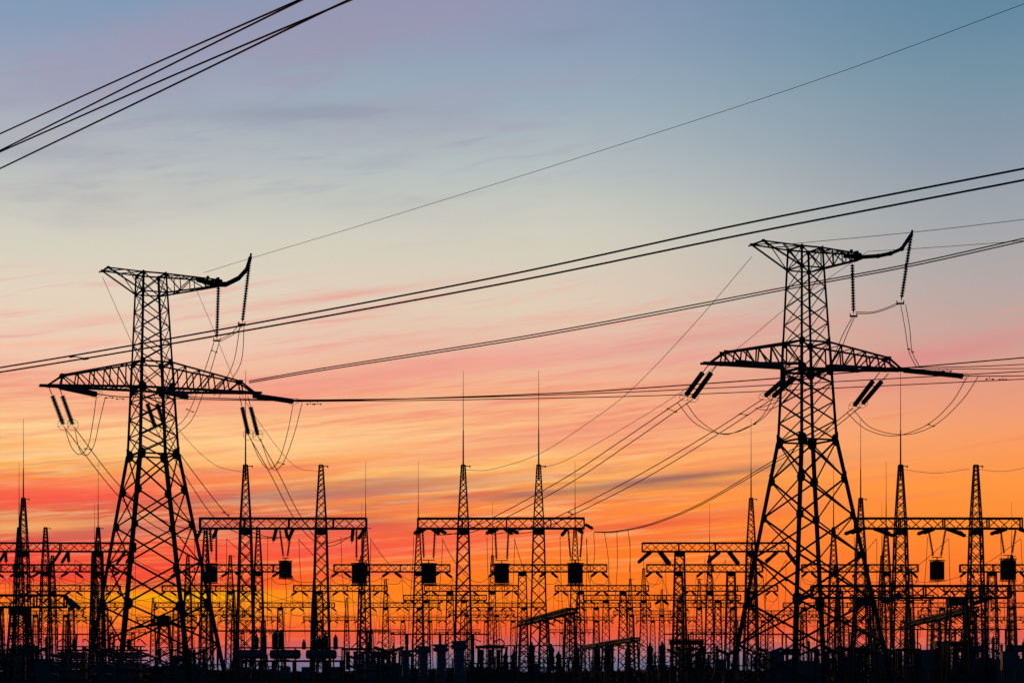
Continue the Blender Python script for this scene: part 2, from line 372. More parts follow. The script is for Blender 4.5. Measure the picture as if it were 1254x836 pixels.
# insulators on the near gantries
def fan(t, ph, pts, r=.21):
    for (x0, x1, dz, dy) in pts: string((ph+x0, dy*.25, ZB-.5), (ph+x1, dy, ZB-.5-dz), t, r, .19)
g = A['g1']
for ph, pts in ((-7.9, [(-.6, -1.2, 1.5, -.8), (1.0, .6, 1.4, -1), (.2, .3, 2.6, .8)]), (0, [(-.7, -1.0, 1.6, -.9), (1.1, .5, 1.5, -.9), (.2, .4, 1.2, .9)]), (7.3, [(0, -.1, 1.7, -.8), (1.3, .5, 1.3, -.9)])): fan(g, ph, pts)
g = A['g2']
for ph in (-7.6, 0, 7.6): fan(g, ph, [(-.2, -1.3, .7, -1.2), (.3, 1.4, .8, -1.2), (-.9, -1.7, .6, 1.3), (.9, 1.9, .5, 1.3)] if ph < 5 else [(-.6, -1.4, 1.0, -1.2), (.3, 1.1, .7, -1.2)])
string((8.75, -.4, ZB-.1), (9.75, -1.5, ZB-.75), g, .18, .19)
g = A['g3']
for ph in (-7.6, 0, 7.6): fan(g, ph, [(-.6, -2.6, .75, -1.6), (.6, 2.4, .7, -1.6), (-.2, -1.5, .5, 1.6), (.9, 3.4, .75, 1.6)])
g = A['g4']
for ph in (-7.6, 1.0, 8.2): fan(g, ph, [(-.5, -2.2, 1.6, -1.6), (.5, 1.8, 1.9, -1.6), (-.3, -1.9, 1.3, 1.6), (.8, 2.2, 1.6, 1.6)], .23)
g = A['g0']
for ph in (-7.6, .2, 8.2): fan(g, ph, [(-.1, -1.1, 1.8, -1.2), (.9, .1, 1.7, -1.2), (.7, .6, 1.5, 1.2)], .22)

# line traps hanging from the near gantries
def trap(px, py, D, label, k=1.0, gap=(.7, .45)):
    p = W(px, py, D); t = thing('line_trap', label, 'line trap', p, 0, 'line traps hanging below the near beams')
    b = MB(); b.lathe((0, 0, -.85*k), (0, 0, 1), [(0, .5*k), (.04, .62*k), (1.6*k, .62*k), (1.66*k, .5*k)], 20)
    for i in range(16): a = 2*PI*i/16; b.bar((.64*k*math.cos(a), .64*k*math.sin(a), -.9*k), (.64*k*math.cos(a), .64*k*math.sin(a), .86*k), .05)
    b.put('coil_drum', DARKP, t)
    for z in (-.95, .9):
        f = MB(); f.bar((-.74*k, 0, z*k), (.74*k, 0, z*k), .09); f.bar((0, -.74*k, z*k), (0, .74*k, z*k), .09); f.ring((0, 0, z*k), .66*k, (0, 0, 1), .035, 16)
        f.put('end_frame', STEEL, t)
    ht = ZB-.55-p.z
    for s in (-1, 1): string((s*gap[0], 0, ht), (s*gap[1], 0, 1.25*k), t, .14, .15)
    h = MB(); h.bar((-gap[1]-.15, 0, 1.2*k), (gap[1]+.15, 0, 1.2*k), .08); h.bar((0, 0, 1.2*k), (0, 0, .9*k), .1); h.put('hanger', STEEL, t)
    d = MB(); d.tube([(0, 0, -1*k), (.12, 0, -3), (-.1, -.1, -5.2), (.1, 0, -8)], .03, 5); d.put('down_lead', WIRE, t)
for x, y, gp, k, l in [(259, 703, (.5, .5), .95, 'dark line trap hanging under the left end of the beam right of the left pylon'),
                       (349.5, 697, (.6, .2), 1.0, 'boxy dark line trap hanging in the middle of the one-rod portal'),
                       (440, 702, (.3, .3), 1.2, 'large line trap hanging under the right end of the one-rod portal'),
                       (525, 702, (.65, .5), 1.18, 'line trap hanging under the left end of the two-rod portal'),
                       (614.5, 702, (.7, .55), 1.15, 'line trap hanging between the columns of the two-rod portal'),
                       (704.5, 702, (.75, .5), 1.2, 'line trap hanging under the right end of the two-rod portal'),
                       (1147.5, 698, (.9, .4), 1.15, 'line trap hanging between the two peaks of the rightmost near portal'),
                       (1234.5, 697, (.8, .4), 1.25, 'line trap hanging under the right end of the rightmost near portal')]:
    trap(x, y, 215, l, k, gp)

# free-standing lightning mast behind the right pylon
t = thing('lightning_mast', 'slim lattice lightning mast with a tall rod just right of the right pylon', 'mast', (W(1054, 822, 256).x, 256, 0), 0)
link('lattice_column', COLP, t); r = link('lightning_rod', RODM, t)

# ------------------------------------------------------------------ the two pylons
def pylon(name, base, yaw, da, arm, horn, vs, label, tilt=-.011, lside=-5.6, zl=30.0):
    M = Matrix.Translation(base) @ Matrix.Rotation(tilt, 4, 'Y') @ Matrix.Rotation(yaw, 4, 'Z')
    t = thing(name, label, 'pylon', M=M, group='pylons in front of the switchyard')
    R = Matrix.Rotation(da, 4, 'Z')               # the cross-arms sit slightly turned on the body
    def hw(z): return 1.95+(1.15-1.95)*(z-23.4)/(41.5-23.4) if z > 23.4 else 5.5+(1.95-5.5)*z/23.4
    sg = [(-1, -1), (1, -1), (1, 1), (-1, 1)]
    def P(i, z): w = hw(z); return Vector((sg[i % 4][0]*w, sg[i % 4][1]*w, z))
    low = [0, 4.4, 8.4, 12.6, 16.3, 19.8, 23.4]
    up = [23.4, 25.2, 27.0, 28.8, 30.0, 32.6, 34.4, 36.1, 37.8, 39.6, 41.5]
    for i in range(4):
        b = MB(); c = -Vector((sg[i][0], sg[i][1], 0))
        for (a, d, w) in ((0, 8.4, .42), (8.4, 23.4, .36), (23.4, 32.6, .25), (32.6, 41.6, .19)): b.ang(P(i, a), P(i, d), w, c)
        for k in range(50 if i in (0, 2) else 0): z = 3+k*.75; p = P(i, z); b.bar(p, p+Vector((sg[i][0]*.2, 0, 0)), .025)
        b.box(P(i, 0)+Vector((0, 0, .2)), (1.2, 1.2, .5)); b.put('leg', STEEL, t)
    for i in range(4):
        b = MB()
        for a, d in zip(low, low[1:]):
            w = .17 if a < 12 else .15
            b.ang(P(i, a), P(i+1, d), w); b.ang(P(i+1, a), P(i, d), w)
            if a < 12:          # secondary struts
                m = (P(i, a)+P(i+1, d)+P(i+1, a)+P(i, d))/4
                b.bar(m, m+(P(i, a)-P(i+1, a)).normalized()*.01+Vector((0, 0, .01)), .3)
        for a, d in zip(up, up[1:]):
            w = .12 if a < 30 else .095
            b.ang(P(i, a), P(i+1, d), w); b.ang(P(i+1, a), P(i, d), w)
        for z, w in ((23.4, .16), (30.0, .22), (32.6, .16), (39.6, .12), (41.5, .14)): b.bar(P(i, z), P(i+1, z), w)
        b.put('bracing', STEEL, t)
    def gus(p, s, i):
        b = MB(); sx, sy = sg[i % 4]
        for ax in (0, 1):
            n = Vector((0, sy*.03, 0)) if ax == 0 else Vector((sx*.03, 0, 0)); e = Vector((-sx, 0, 0)) if ax == 0 else Vector((0, -sy, 0))
            q = p+n
            pts = [q+e*-.16*s+Vector((0, 0, .75*s)), q+e*.45*s+Vector((0, 0, .45*s)), q+e*.62*s, q+e*.45*s-Vector((0, 0, .45*s)), q-e*.16*s-Vector((0, 0, .75*s))]
            k = len(b.v)
            for pp in pts: b.v.append(pp)
            for pp in pts: b.v.append(pp+n*1.2)
            b.f += [(k, k+1, k+2, k+3, k+4), (k+9, k+8, k+7, k+6, k+5)]+[(k+j, k+(j+1) % 5, k+5+(j+1) % 5, k+5+j) for j in range(5)]
        b.put('gusset_plate', STEEL, t)
    for z, s in ((23.4, 1.0), (19.8, .85), (16.3, .75), (12.6, .45), (8.4, 1.05), (30.0, .95), (32.6, .62), (41.4, .4), (39.6, .4)):
        for i in range(4): gus(P(i, z), s, i)
    # lower cross-arm, one mesh each side
    for s in (-1, 1):
        b = MB(); x1, xt = arm-1.5, arm
        ca = [i for i in range(4) if sg[i][0] == s]
        for i in ca:
            y = sg[i][1]
            r0 = P(i, zl); r1 = P(i, 32.6)
            e0 = R @ Vector((s*xt, y*.33, zl)); e1 = R @ Vector((s*x1, y*.5, zl+1.05))
            b.bar(r0, e0, .24); b.bar(r1, e1, .16); b.bar(e1, e0, .16)
            b.bar(e0, e0+(R @ Vector((s*.75, 0, 0))), .2)
            n = 5; Lo = [r0.lerp(e0, (j/n)*(x1/xt)*1.0) for j in range(n+1)]; Hi = [r1.lerp(e1, j/n) for j in range(n+1)]
            for j in range(1, n+1):
                b.bar(Lo[j], Hi[j], .11)
                b.bar(Hi[j], Lo[j-1], .12)
            if y == -1: A0, B0 = Lo, Hi
            else: A1, B1 = Lo, Hi
        for j in range(1, 6):
            b.bar(A0[j], A1[j], .08); b.bar(B0[j], B1[j], .07)
            b.bar(A0[j-1], A1[j], .07)
        b.bar(A0[5], A1[5], .2); b.bar(R @ Vector((s*(xt-.15), -.5, zl)), R @ Vector((s*(xt-.15), .5, zl)), .26)
        b.bar(R @ Vector((s*(x1+.1), -.6, zl)), R @ Vector((s*(x1+.1), .6, zl)), .3)
        b.box(R @ Vector((s*x1, -.5, zl+1)), (.55, .06, .4)); b.box(R @ Vector((s*x1, .5, zl+1)), (.55, .06, .4))
        b.put('lower_crossarm', STEEL, t)
    # upper cross-arm: short flat wedge one side, long pointed truss the other
    b = MB(); Lx = lside
    ends = {}
    for i in (0, 3):
        y = sg[i][1]; e = Vector((Lx, y*1.0, 41.65)); ends[y] = e
        b.bar(P(i, 41.5), e, .12); b.bar(P(i, 39.6), e, .13)
        b.bar(P(i, 39.6), P(i, 41.5).lerp(e, .45), .07); 
    b.bar(ends[-1], ends[1], .14)
    b.bar(P(0, 41.5), P(3, 41.5).lerp(ends[1], .5), .08); b.bar(P(3, 41.5), P(0, 41.5).lerp(ends[-1], .5), .08)
    b.bar(P(0, 41.5).lerp(ends[-1], .5), ends[1], .08); b.bar(P(3, 41.5).lerp(ends[1], .5), ends[-1], .08)
    for y in (-1, 1): b.box(ends[y], (.28, .2, .25)); b.bar(ends[y], ends[y]+Vector((-.35, 0, -.15)), .14)
    b.put('upper_crossarm', STEEL, t)
    b = MB(); tip = {}; nd = {}
    for i in (1, 2):
        y = sg[i][1]; e1 = R @ Vector((vs+.35, y*.3, 41.25)); e0 = R @ Vector((vs+.35, y*.3, 40.75))
        b.bar(P(i, 41.5), e1, .13); b.bar(P(i, 39.6), e0, .15); b.bar(e0, e1, .12); n = 4
        hi = [P(i, 41.5).lerp(e1, j/n) for j in range(n+1)]; lo = [P(i, 39.6).lerp(e0, j/n) for j in range(n+1)]
        for j in range(1, n): b.bar(hi[j], lo[j], .08)
        for j in range(n): b.bar(lo[j] if j % 2 else hi[j], hi[j+1] if j % 2 else lo[j+1], .09)
        tip[y] = (hi, lo)
    for j in range(1, 5): b.bar(tip[-1][0][j], tip[1][0][j], .09); b.bar(tip[-1][1][j], tip[1][1][j], .08); b.bar(tip[-1][0][j-1], tip[1][0][j], .07); b.bar(tip[1][0][j-1], tip[-1][0][j], .07)
    b.box(tip[-1][0][3]+Vector((0, 0, .15)), (.25, .2, .2)); b.box(R @ Vector((vs, 0, 41.1)), (.22, .5, .9))
    b.put('upper_crossarm', STEEL, t)
    b = MB()
    hp = [R @ Vector((x, 0, z)) for x, z in horn]
    for p, q, w in zip(hp, hp[1:], ((.45, .5, .46, .42, .38) if horn[-1][0] < 11 else (.3, .34, .34, .32, .3))): b.bar(p, q, .26, w)
    for p in hp[1:-1]: b.lathe(p-Vector((0, .1, 0)), (0, 1, 0), [(0, .22), (.2, .22)], 10)
    b.bar(hp[-1], hp[-1]+Vector((.05, 0, .35)), .16)
    b.put('horn_beam', STEEL, t)
    return t, M, M.inverted(), R
TL, ML, IL, RL = pylon('transmission_pylon', (-35.75, 206, 0), math.radians(28), math.radians(-9), 10.35,
    [(4.6, 41.25), (6.4, 40.85), (7.6, 40.9), (8.9, 41.6), (9.7, 42.5), (10.15, 43.85)], 6.75, 'tall dark lattice pylon on the left with a short bent horn on its top arm', lside=-4.7)
TR, MR, IR, RR = pylon('transmission_pylon', (28.08, 193.5, 0), math.radians(26), math.radians(-9), 9.85,
    [(4.0, 41.0), (5.8, 41.0), (7.6, 41.2), (8.9, 41.5), (10.1, 42.0), (11.2, 43.5)], 5.3, 'tall dark lattice pylon on the right with a long thin horn on its top arm', lside=-5.3, zl=30.4)
def ps(t, inv, a, b, D, D2=None, r=.18, pitch=.19, m=None, ring=0, lead=0):
    p = W(*a, D); q = W(*b, D2 or D)
    if lead:
        d = (q-p).normalized(); k = MB(); k.tube([p, p+d*lead], .045, 5, 1); k.put('link_rod', STEEL, t, inv); p = p+d*lead
    return string(p, q, t, r, pitch, m or PORC, inv, ring)
# left pylon: suspension strings, three pairs of tension strings and the near-level ones
ps(TL, IL, (267.7, 344), (265.5, 415), 208, r=.2, pitch=.26)
ps(TL, IL, (306.5, 313), (296.8, 395), 209.3, r=.2, pitch=.26)
for a, b, D in (((59, 471), (78, 521), 202.2), ((71.5, 471), (89.5, 521), 203), ((176, 481), (191, 526), 205), ((188, 481), (203, 526), 206), ((293.5, 485), (304.5, 533), 208.5), ((303.5, 485), (316, 534), 209.4)):
    ps(TL, IL, a, b, D, D+1.6, .25, .15, PORC, .55, 1.0)
ps(TL, IL, (72, 473), (120, 483), 203.0, 200.5, .3, .16, GLASS, .55); ps(TL, IL, (192, 477), (231, 486), 205.5, 203, .3, .16, GLASS, .55); ps(TL, IL, (309, 484), (361, 491.5), 209.5, 207, .28, .16, GLASS, .55)
ps(TR, IR, (1043.7, 322), (1045.3, 385), 195.6, r=.2, pitch=.26)
ps(TR, IR, (1116, 287), (1103.5, 369), 197.8, r=.2, pitch=.26)
for a, b, D in (((868, 446), (838.5, 486), 189.5), ((878.5, 446), (848, 488), 190.3), ((970, 456), (935.5, 486), 193.5), ((981, 456), (946, 486), 194.3), ((1077, 456), (1045, 498), 196.6), ((1088, 457), (1055, 495.5), 197.4)):
    ps(TR, IR, a, b, D, D+3, .25, .15, PORC, .55, 1.0)
ps(TR, IR, (899, 443), (962, 449.5), 190, 187.5, .28, .16, GLASS, .5); ps(TR, IR, (1010, 449.5), (1052, 452), 193, 191.5, .26, .16, GLASS, .5); ps(TR, IR, (1105, 453), (1181, 460.5), 197.5, 194, .27, .16, PORC, .5)
for t, inv, p, D in ((TL, IL, (265.5, 417), 208), (TL, IL, (296, 397), 209.3), (TR, IR, (1045.3, 387), 195.6), (TR, IR, (1102.5, 371.5), 197.8)):
    b = MB(); c = W(*p, D); b.bar(c+Vector((-.35, 0, 0)), c+Vector((.35, 0, 0)), .16); b.bar(c+Vector((-.33, 0, -.1)), c+Vector((-.33, 0, .28)), .08); b.bar(c+Vector((.33, 0, -.1)), c+Vector((.33, 0, .28)), .08)
    b.put('yoke_plate', STEEL, t, inv)

# ------------------------------------------------------------------ conductors
def wires(name, label, cat, lines, r=.04, spacers=(), group=None, dampers=(), part='conductor'):
    root = W(*lines[0][0]); t = thing(name, label, cat, (root.x, root.y, 0), 0, group); inv = Matrix.Translation((-root.x, -root.y, 0))
    for ln in lines: b = MB(); b.tube([W(*p) for p in ln], r, 6, 8); b.put(part, WIRE, t, inv)
    for p, q in spacers:
        b = MB(); b.bar(W(*p), W(*q), r*1.2); b.lathe(W(*p)-Vector((r*3, 0, r*.7)), (1, 0, .15), [(0, r*1.6), (r*7, r*1.6)], 6); b.lathe(W(*q)-Vector((r*3, 0, r*.7)), (1, 0, .15), [(0, r*1.6), (r*7, r*1.6)], 6); b.put('spacer', STEEL, t, inv)
    for p in dampers:
        b = MB(); c = W(*p); b.bar(c, c-Vector((0, 0, .22)), .04); b.bar(c+Vector((-.32, 0, -.22)), c+Vector((.32, 0, -.22)), .03)
        for s in (-1, 1): b.lathe(c+Vector((s*.2, 0, -.24)), (s, 0, 0), [(0, .06), (.18, .085)], 6)
        b.put('vibration_damper', STEEL, t, inv)
    return t
PL = 'overhead conductors'
wires('overhead_line', 'upper pair of dark conductors crossing the top left corner of the sky', 'power line',
      [[(-60, 191.5, 168), (0, 164, 160), (175, 84.5, 135), (367, 0, 112), (480, -50, 100)], [(-60, 213, 165), (0, 184.5, 158), (217, 75.6, 128), (368, 1, 110), (480, -54, 98)]], .056, group=PL)
wires('overhead_line', 'lower pair of dark conductors crossing the top left corner of the sky', 'power line',
      [[(-60, 211, 162), (0, 186, 155), (210, 93.5, 128), (428, 1, 105), (540, -47, 95)], [(-60, 236, 160), (0, 206.5, 153), (217, 102, 126), (375, 25, 108), (430, -1, 103), (540, -52, 94)]], .056, group=PL)
wires('overhead_line', 'pair of spaced conductors sweeping above the left pylon waist to the upper right edge', 'power line',
      [[(-60, 459, 185), (0, 450, 182), (160, 423, 175), (390, 381.3, 165), (640, 332.8, 155), (923, 271.5, 144), (1254, 206.5, 132), (1330, 191, 128)],
       [(-60, 465, 184), (0, 455.6, 181), (160, 429.4, 174), (390, 388.7, 164), (640, 342.6, 154), (923, 284.6, 143), (1254, 220.5, 131), (1330, 205, 128)]], .07, [((88, 436, 178), (104.5, 438.8, 177))], PL)
wires('overhead_line', 'close pair of conductors passing through the right pylon under its top arm', 'power line',
      [[(305, 466.5, 225), (400, 450, 222), (640, 412, 215), (840, 375, 207), (960, 352, 203), (1110, 324, 198), (1254, 291.8, 193), (1330, 275, 190)],
       [(305, 468.5, 226), (400, 452.5, 223), (640, 415, 216), (840, 378.3, 208), (960, 355, 204), (1110, 327, 199), (1254, 295.3, 194), (1330, 279, 191)]], .06, group=PL)
wires('overhead_line', 'highest of the three level conductors strung between the pylons', 'power line',
      [[(120, 482.5, 200.5), (158, 486, 200), (304, 489.8, 197), (420, 490, 195), (560, 486, 191), (700, 480.3, 187), (820, 472.7, 183.5), (1000, 459.3, 178), (1254, 437.8, 170), (1330, 431, 168)]], .055, (), PL, [(134, 484, 200), (147, 485.2, 200)])
wires('overhead_line', 'middle of the three level conductors strung between the pylons', 'power line',
      [[(231, 486, 203), (330, 489, 201), (420, 489, 199.5), (560, 486.8, 196), (700, 482.5, 193), (820, 477.6, 190), (1000, 468.4, 186), (1254, 454.6, 180), (1330, 450, 178)]], .045, (), PL)
wires('overhead_line', 'lowest of the three level conductors strung between the pylons', 'power line',
      [[(361, 491.6, 207), (420, 491, 206), (560, 489.4, 203), (700, 486.8, 200), (820, 483.6, 197.5), (1000, 476, 194), (1254, 464, 189), (1330, 460, 187)]], .045, (), PL, [(380, 491.8, 206.5), (389, 491.8, 206.5)])
wires('overhead_line', 'short conductor running from the right pylon tension string out of the right edge', 'power line',
      [[(1181, 460.3, 194), (1220, 460.4, 192), (1254, 460, 190), (1330, 458, 186)]], .045, (), PL, [(1212, 461, 192), (1228, 461.5, 191)])
wires('overhead_line', 'conductor leaving the right pylon arm tip above its tension string', 'power line',
      [[(962, 449.5, 187.5), (1052, 450.3, 185), (1104, 450, 183), (1180, 449, 180), (1254, 446, 177), (1330, 442, 174)]], .04, (), PL, [(1150, 451, 181), (1160, 451, 181)])
wires('overhead_line', 'conductor from the middle of the right pylon arm to the right edge', 'power line',
      [[(1052, 452, 191.5), (1130, 452, 189), (1190, 451.5, 187), (1254, 451, 185), (1330, 449, 182)]], .035, (), PL)
GW = 'thin earth wires'
def gwire(l, pts, r=.026): wires('earth_wire', l, 'earth wire', [pts], r, (), GW, (), 'conductor')
gwire('long thin wire rising from the left pylon top to the upper right corner', [(249.5, 334, 207.5), (300, 318.3, 204), (450, 273.5, 192), (700, 196, 172), (1000, 98.5, 152), (1254, 5, 136), (1330, -24, 131)], .02)
gwire('thin wire from the left tip of the left pylon top to the rodded peak below', [(125.5, 339, 204), (162, 421, 206), (190, 480, 208), (222.7, 530.5, 210), (262, 568, 212), (300, 578.5, 215)], .022)
gwire('thin wire from the right side of the left pylon top to the bare peak below', [(241, 356, 207.5), (260, 400, 208), (287, 465, 210), (312, 509, 211.5), (358, 568, 213.5), (392, 577, 215)], .022)
gwire('thin wire from the right pylon top tip to the left peak of the middle portal', [(921, 314, 191), (847, 400, 196), (773.7, 476.5, 201), (719.5, 518, 205), (659, 556, 210), (601, 574.5, 214), (571, 575, 215)], .024)
gwire('thin wire from mid top of the right pylon to the middle portal right peak', [(1061, 309, 195.5), (1010, 344, 197), (957, 382, 199), (909, 422, 201), (825, 486, 206), (703.5, 558, 212.5), (662, 573, 215)], .024)
gwire('thin wire from the left part of the right pylon top to the right edge', [(959, 299.5, 192), (1117, 284.5, 184), (1254, 268.8, 177), (1330, 260, 174)], .026)
gwire('thin wire from the right part of the right pylon top to the right edge', [(1061, 308, 195.5), (1150, 302.5, 190), (1254, 294.7, 184), (1330, 288, 180)], .024)
gwire('thin slack wire strung between the two peaks of the rightmost near portal', [(1103, 574, 215), (1145, 579, 215), (1187, 574, 215)], .022)
gwire('thin slack wire leaving the bare peak of the rightmost near portal to the right edge', [(1196, 574, 215), (1225, 577, 214), (1254, 573, 213), (1320, 560, 211)], .022)
DP = 'twin conductors falling from the pylons to the gantries'
def pair(l, a, b, r=.042, sp=()): wires('twin_conductor', l, 'power line', [a, b], r, sp, DP)
pair('twin conductors falling from the left arm tip of the left pylon to the gantry', [(78, 522, 204), (147, 609, 208), (205, 652, 212), (262, 663, 214)], [(90, 522, 205), (147, 595, 208), (200, 637, 211), (263, 655, 214)])
pair('twin conductors falling from the body of the left pylon to the gantry', [(191, 526, 207), (224, 578, 210), (263, 634, 214.5), (300, 655, 214.5), (341, 659, 214.5)], [(203, 526, 207), (220, 555, 209), (282, 634, 214.5), (320, 655, 214.5), (352, 658, 214.5)], .042, [((274, 627, 214), (279, 630, 214))])
pair('twin conductors falling from the right arm tip of the left pylon to the gantry', [(304.5, 533, 210), (330, 578, 212), (360, 634, 214), (390, 664, 214.3), (429, 657, 214.3)], [(316, 534, 211), (340, 577, 212), (369.5, 634, 214), (400, 668, 214.3), (437, 652, 214.3)])
pair('twin conductors from the left arm tip of the right pylon to the middle portal', [(838, 487, 192), (760, 540, 198), (690, 586, 205), (601.5, 634.5, 213.5), (560, 652, 214), (533, 655, 214)], [(848, 489, 193), (775, 540, 198), (700, 590, 206), (617.5, 634.5, 213.5), (575, 652, 214), (545, 653, 214)], .042, [((818, 500, 194), (827, 504, 194))])
pair('twin conductors from the body of the right pylon to the middle portal', [(935, 488, 196), (860, 536, 201), (770, 588, 207), (678, 634.5, 214), (640, 648, 214), (603, 654, 214)], [(946, 488, 197), (872, 536, 201), (785, 588, 207), (692, 634.5, 214), (655, 650, 214), (625, 653, 214)], .042, [((906.5, 506.5, 197), (914.5, 508, 197)), ((697, 627, 213.5), (700, 629, 213.5))])
pair('twin conductors passing behind the right pylon legs to the end of the middle portal', [(1045, 499, 200), (1010, 526, 202), (943, 566, 206), (860, 615, 210), (800, 640, 212), (757, 649.5, 213), (727, 651, 213.4)], [(1055, 497, 200), (1012, 530, 202), (944, 569, 206), (860, 617, 210), (800, 641.5, 212), (757, 650.5, 213), (728, 651.5, 213.4)])
JL = 'slack jumper loops at the pylons'
def jump(l, a, b, sp=()): wires('jumper_cable', l, 'jumper cable', [a, b], .036, sp, JL)
jump('slack jumper loop under the left arm tip of the left pylon', [(80, 526, 203), (88, 548, 202.5), (98, 556, 202), (108, 545, 201.5), (114, 515, 201), (118, 486, 200.5)], [(92, 527, 204), (97, 549, 203), (105, 557.5, 202.5), (115, 545, 202), (122, 515, 201), (129, 486, 200.5)], [((104, 549, 202), (111, 550, 202))])
jump('slack jumper loop under the right arm tip of the left pylon', [(307, 537, 210), (318, 562, 209.5), (330, 574, 209), (342, 562, 208.5), (352, 530, 208), (359, 495, 207)], [(319, 537, 211), (328, 563, 210), (336, 575, 209.5), (347, 566, 209), (360, 532, 208), (370, 493, 207)], [((340, 566, 209), (347, 568, 209))])
jump('jumper cables curving down from the level strings behind the left pylon arm', [(262, 419, 208), (245, 470, 207), (228, 510, 206.5), (205, 530, 206)], [(268.5, 419, 208), (252, 472, 207), (236, 512, 206.5), (218, 530, 206)], [((259.5, 429, 208), (264.5, 431, 208)), ((229, 501, 207), (236, 504, 207))])
jump('jumper cables hanging from the horn string of the left pylon', [(294, 398, 209.3), (287, 440, 209), (276, 465, 208.5), (266, 478, 208), (262, 484, 207)], [(299, 398, 209.3), (296, 440, 209), (284, 464, 208.5), (272, 480, 208), (268, 486, 207)])
jump('jumper cables joining the two hanging strings of the left pylon', [(269, 416, 208), (282, 409, 208.6), (289, 402, 209), (293, 395, 209.3)], [(270, 418, 208), (283, 411, 208.6), (291, 405, 209), (299, 396, 209.3)])
jump('wide jumper loop under the left arm of the right pylon', [(830, 493, 193), (850, 517, 192), (878, 530, 191), (905, 528, 190), (930, 513, 189), (945, 490, 188.5), (957, 462, 188)], [(840, 493, 194), (857, 515, 193), (885, 531.5, 192), (912, 524, 191), (934, 512, 190), (952, 490, 189), (966, 462, 188)], [((917, 522, 190), (924, 519, 190))])
jump('wide jumper loop under the right arm of the right pylon', [(1037, 505, 199), (1060, 525, 198), (1095, 533.5, 197), (1135, 520, 196), (1165, 493, 195), (1184, 462, 194)], [(1046, 503, 199), (1068, 524, 198), (1108, 532, 197), (1145, 520, 196), (1178, 490, 195), (1198, 461, 193.5)], [((1137, 519.5, 196), (1143, 521.5, 196))])
jump('jumper cables joining the two hanging strings of the right pylon', [(1048, 382, 195.6), (1068, 382, 196.3), (1085, 377, 197), (1099, 371, 197.8)], [(1048, 384, 195.6), (1068, 383.5, 196.3), (1087, 378, 197), (1101, 372, 197.8)])
jump('jumper cables falling from the horn string of the right pylon to the level conductors', [(1103, 373, 197.8), (1108, 400, 197), (1113, 430, 196), (1122, 449, 195)], [(1109, 373, 197.8), (1114, 402, 197), (1117, 430, 196), (1126, 449, 195)], [((1112.5, 427, 196), (1117.5, 431, 196))])
jump('jumper cables slanting from the inner string of the right pylon into its arm', [(1044, 388, 195.6), (1032, 410, 195), (1020, 440, 194.5), (1010, 462, 194)], [(1046.5, 388, 195.6), (1036, 412, 195), (1026, 440, 194.5), (1018, 462, 194)])
jump('small jumper loop beside the body of the right pylon', [(925, 500, 196), (940, 496, 195), (958, 487, 194), (975, 462, 193)], [(929, 501, 196), (943, 501, 195), (962, 490, 194), (985, 462, 193)])

# strain buses running back through the yard, gantry to gantry, and their droppers
cnt = 0
for r in range(1, 5):
    for t in allg[r]:
        n = min(allg[r+1], key=lambda o: abs(o['_x']-t['_x']-4))
        if abs(n['_x']-t['_x']) > 17: continue
        for ph in (-7.6, 0, 7.6):
            p = Vector((t['_x']+ph+1.4, t['_d']+1.7, ZB-1.5)); q = Vector((n['_x']+ph-1.4, n['_d']-1.7, ZB-1.5))
            b = MB(); m = []
            for k in range(9): s = k/8; v = p.lerp(q, s); v.z -= 4*2.2*s*(1-s); m.append(v)
            inv = Matrix.Translation((-p.x, -p.y, 0)); b.tube(m, .034, 5, 2); cnt += 1
            o = b.put('strain_bus', WIRE, None, inv); o.location = (p.x, p.y, 0)
            tag(o, 'slack bus conductor strung back from a gantry of the %s' % ('near row' if r == 1 else rn[r]), 'bus conductor', 'bus conductors from the %s' % ('near row' if r == 1 else rn[r]))
for r in (1, 2, 3, 4):
    for t in allg[r]:
        for ph in (-7.6, 0, 7.6):
            for s in ((-1, 1) if r < 4 else (1,)):
                x = t['_x']+ph+s*(1.45); y = t['_d']+s*1.6; L = 9+random.uniform(0, 2); sw = random.uniform(-.8, .8)
                b = MB(); b.tube([(0, 0, ZB-1.5), (sw*.25, 0, ZB-1.5-L*.35), (sw*.8, 0, ZB-1.5-L*.75), (sw, 0, ZB-1.5-L)], .027, 4, 4)
                o = b.put('dropper_wire', WIRE); o.location = (x, y, 0)
                tag(o, 'thin dropper wire hanging below a gantry beam of the %s' % ('near row' if r == 1 else rn[r]), 'wire', 'dropper wires of the %s' % ('near row' if r == 1 else rn[r]))
# droppers on the conductor between the middle portal and the right pylon
for i, (x, y, x2, y2) in enumerate([(727, 652, 726, 700), (740, 650.5, 746, 715), (755.5, 650, 753, 735), (769, 648, 771, 700)]):
    b = MB(); p = W(x, y, 213); q = W(x2, y2, 213); b.tube([p, p.lerp(q, .5)+Vector((.15, 0, 0)), q], .028, 4, 5)
    o = b.put('dropper_wire', WIRE, None, Matrix.Translation((-p.x, -p.y, 0))); o.location = (p.x, p.y, 0)
    tag(o, '%s dropper wire from the left along the conductor right of the middle portal' % ordn[i], 'wire')

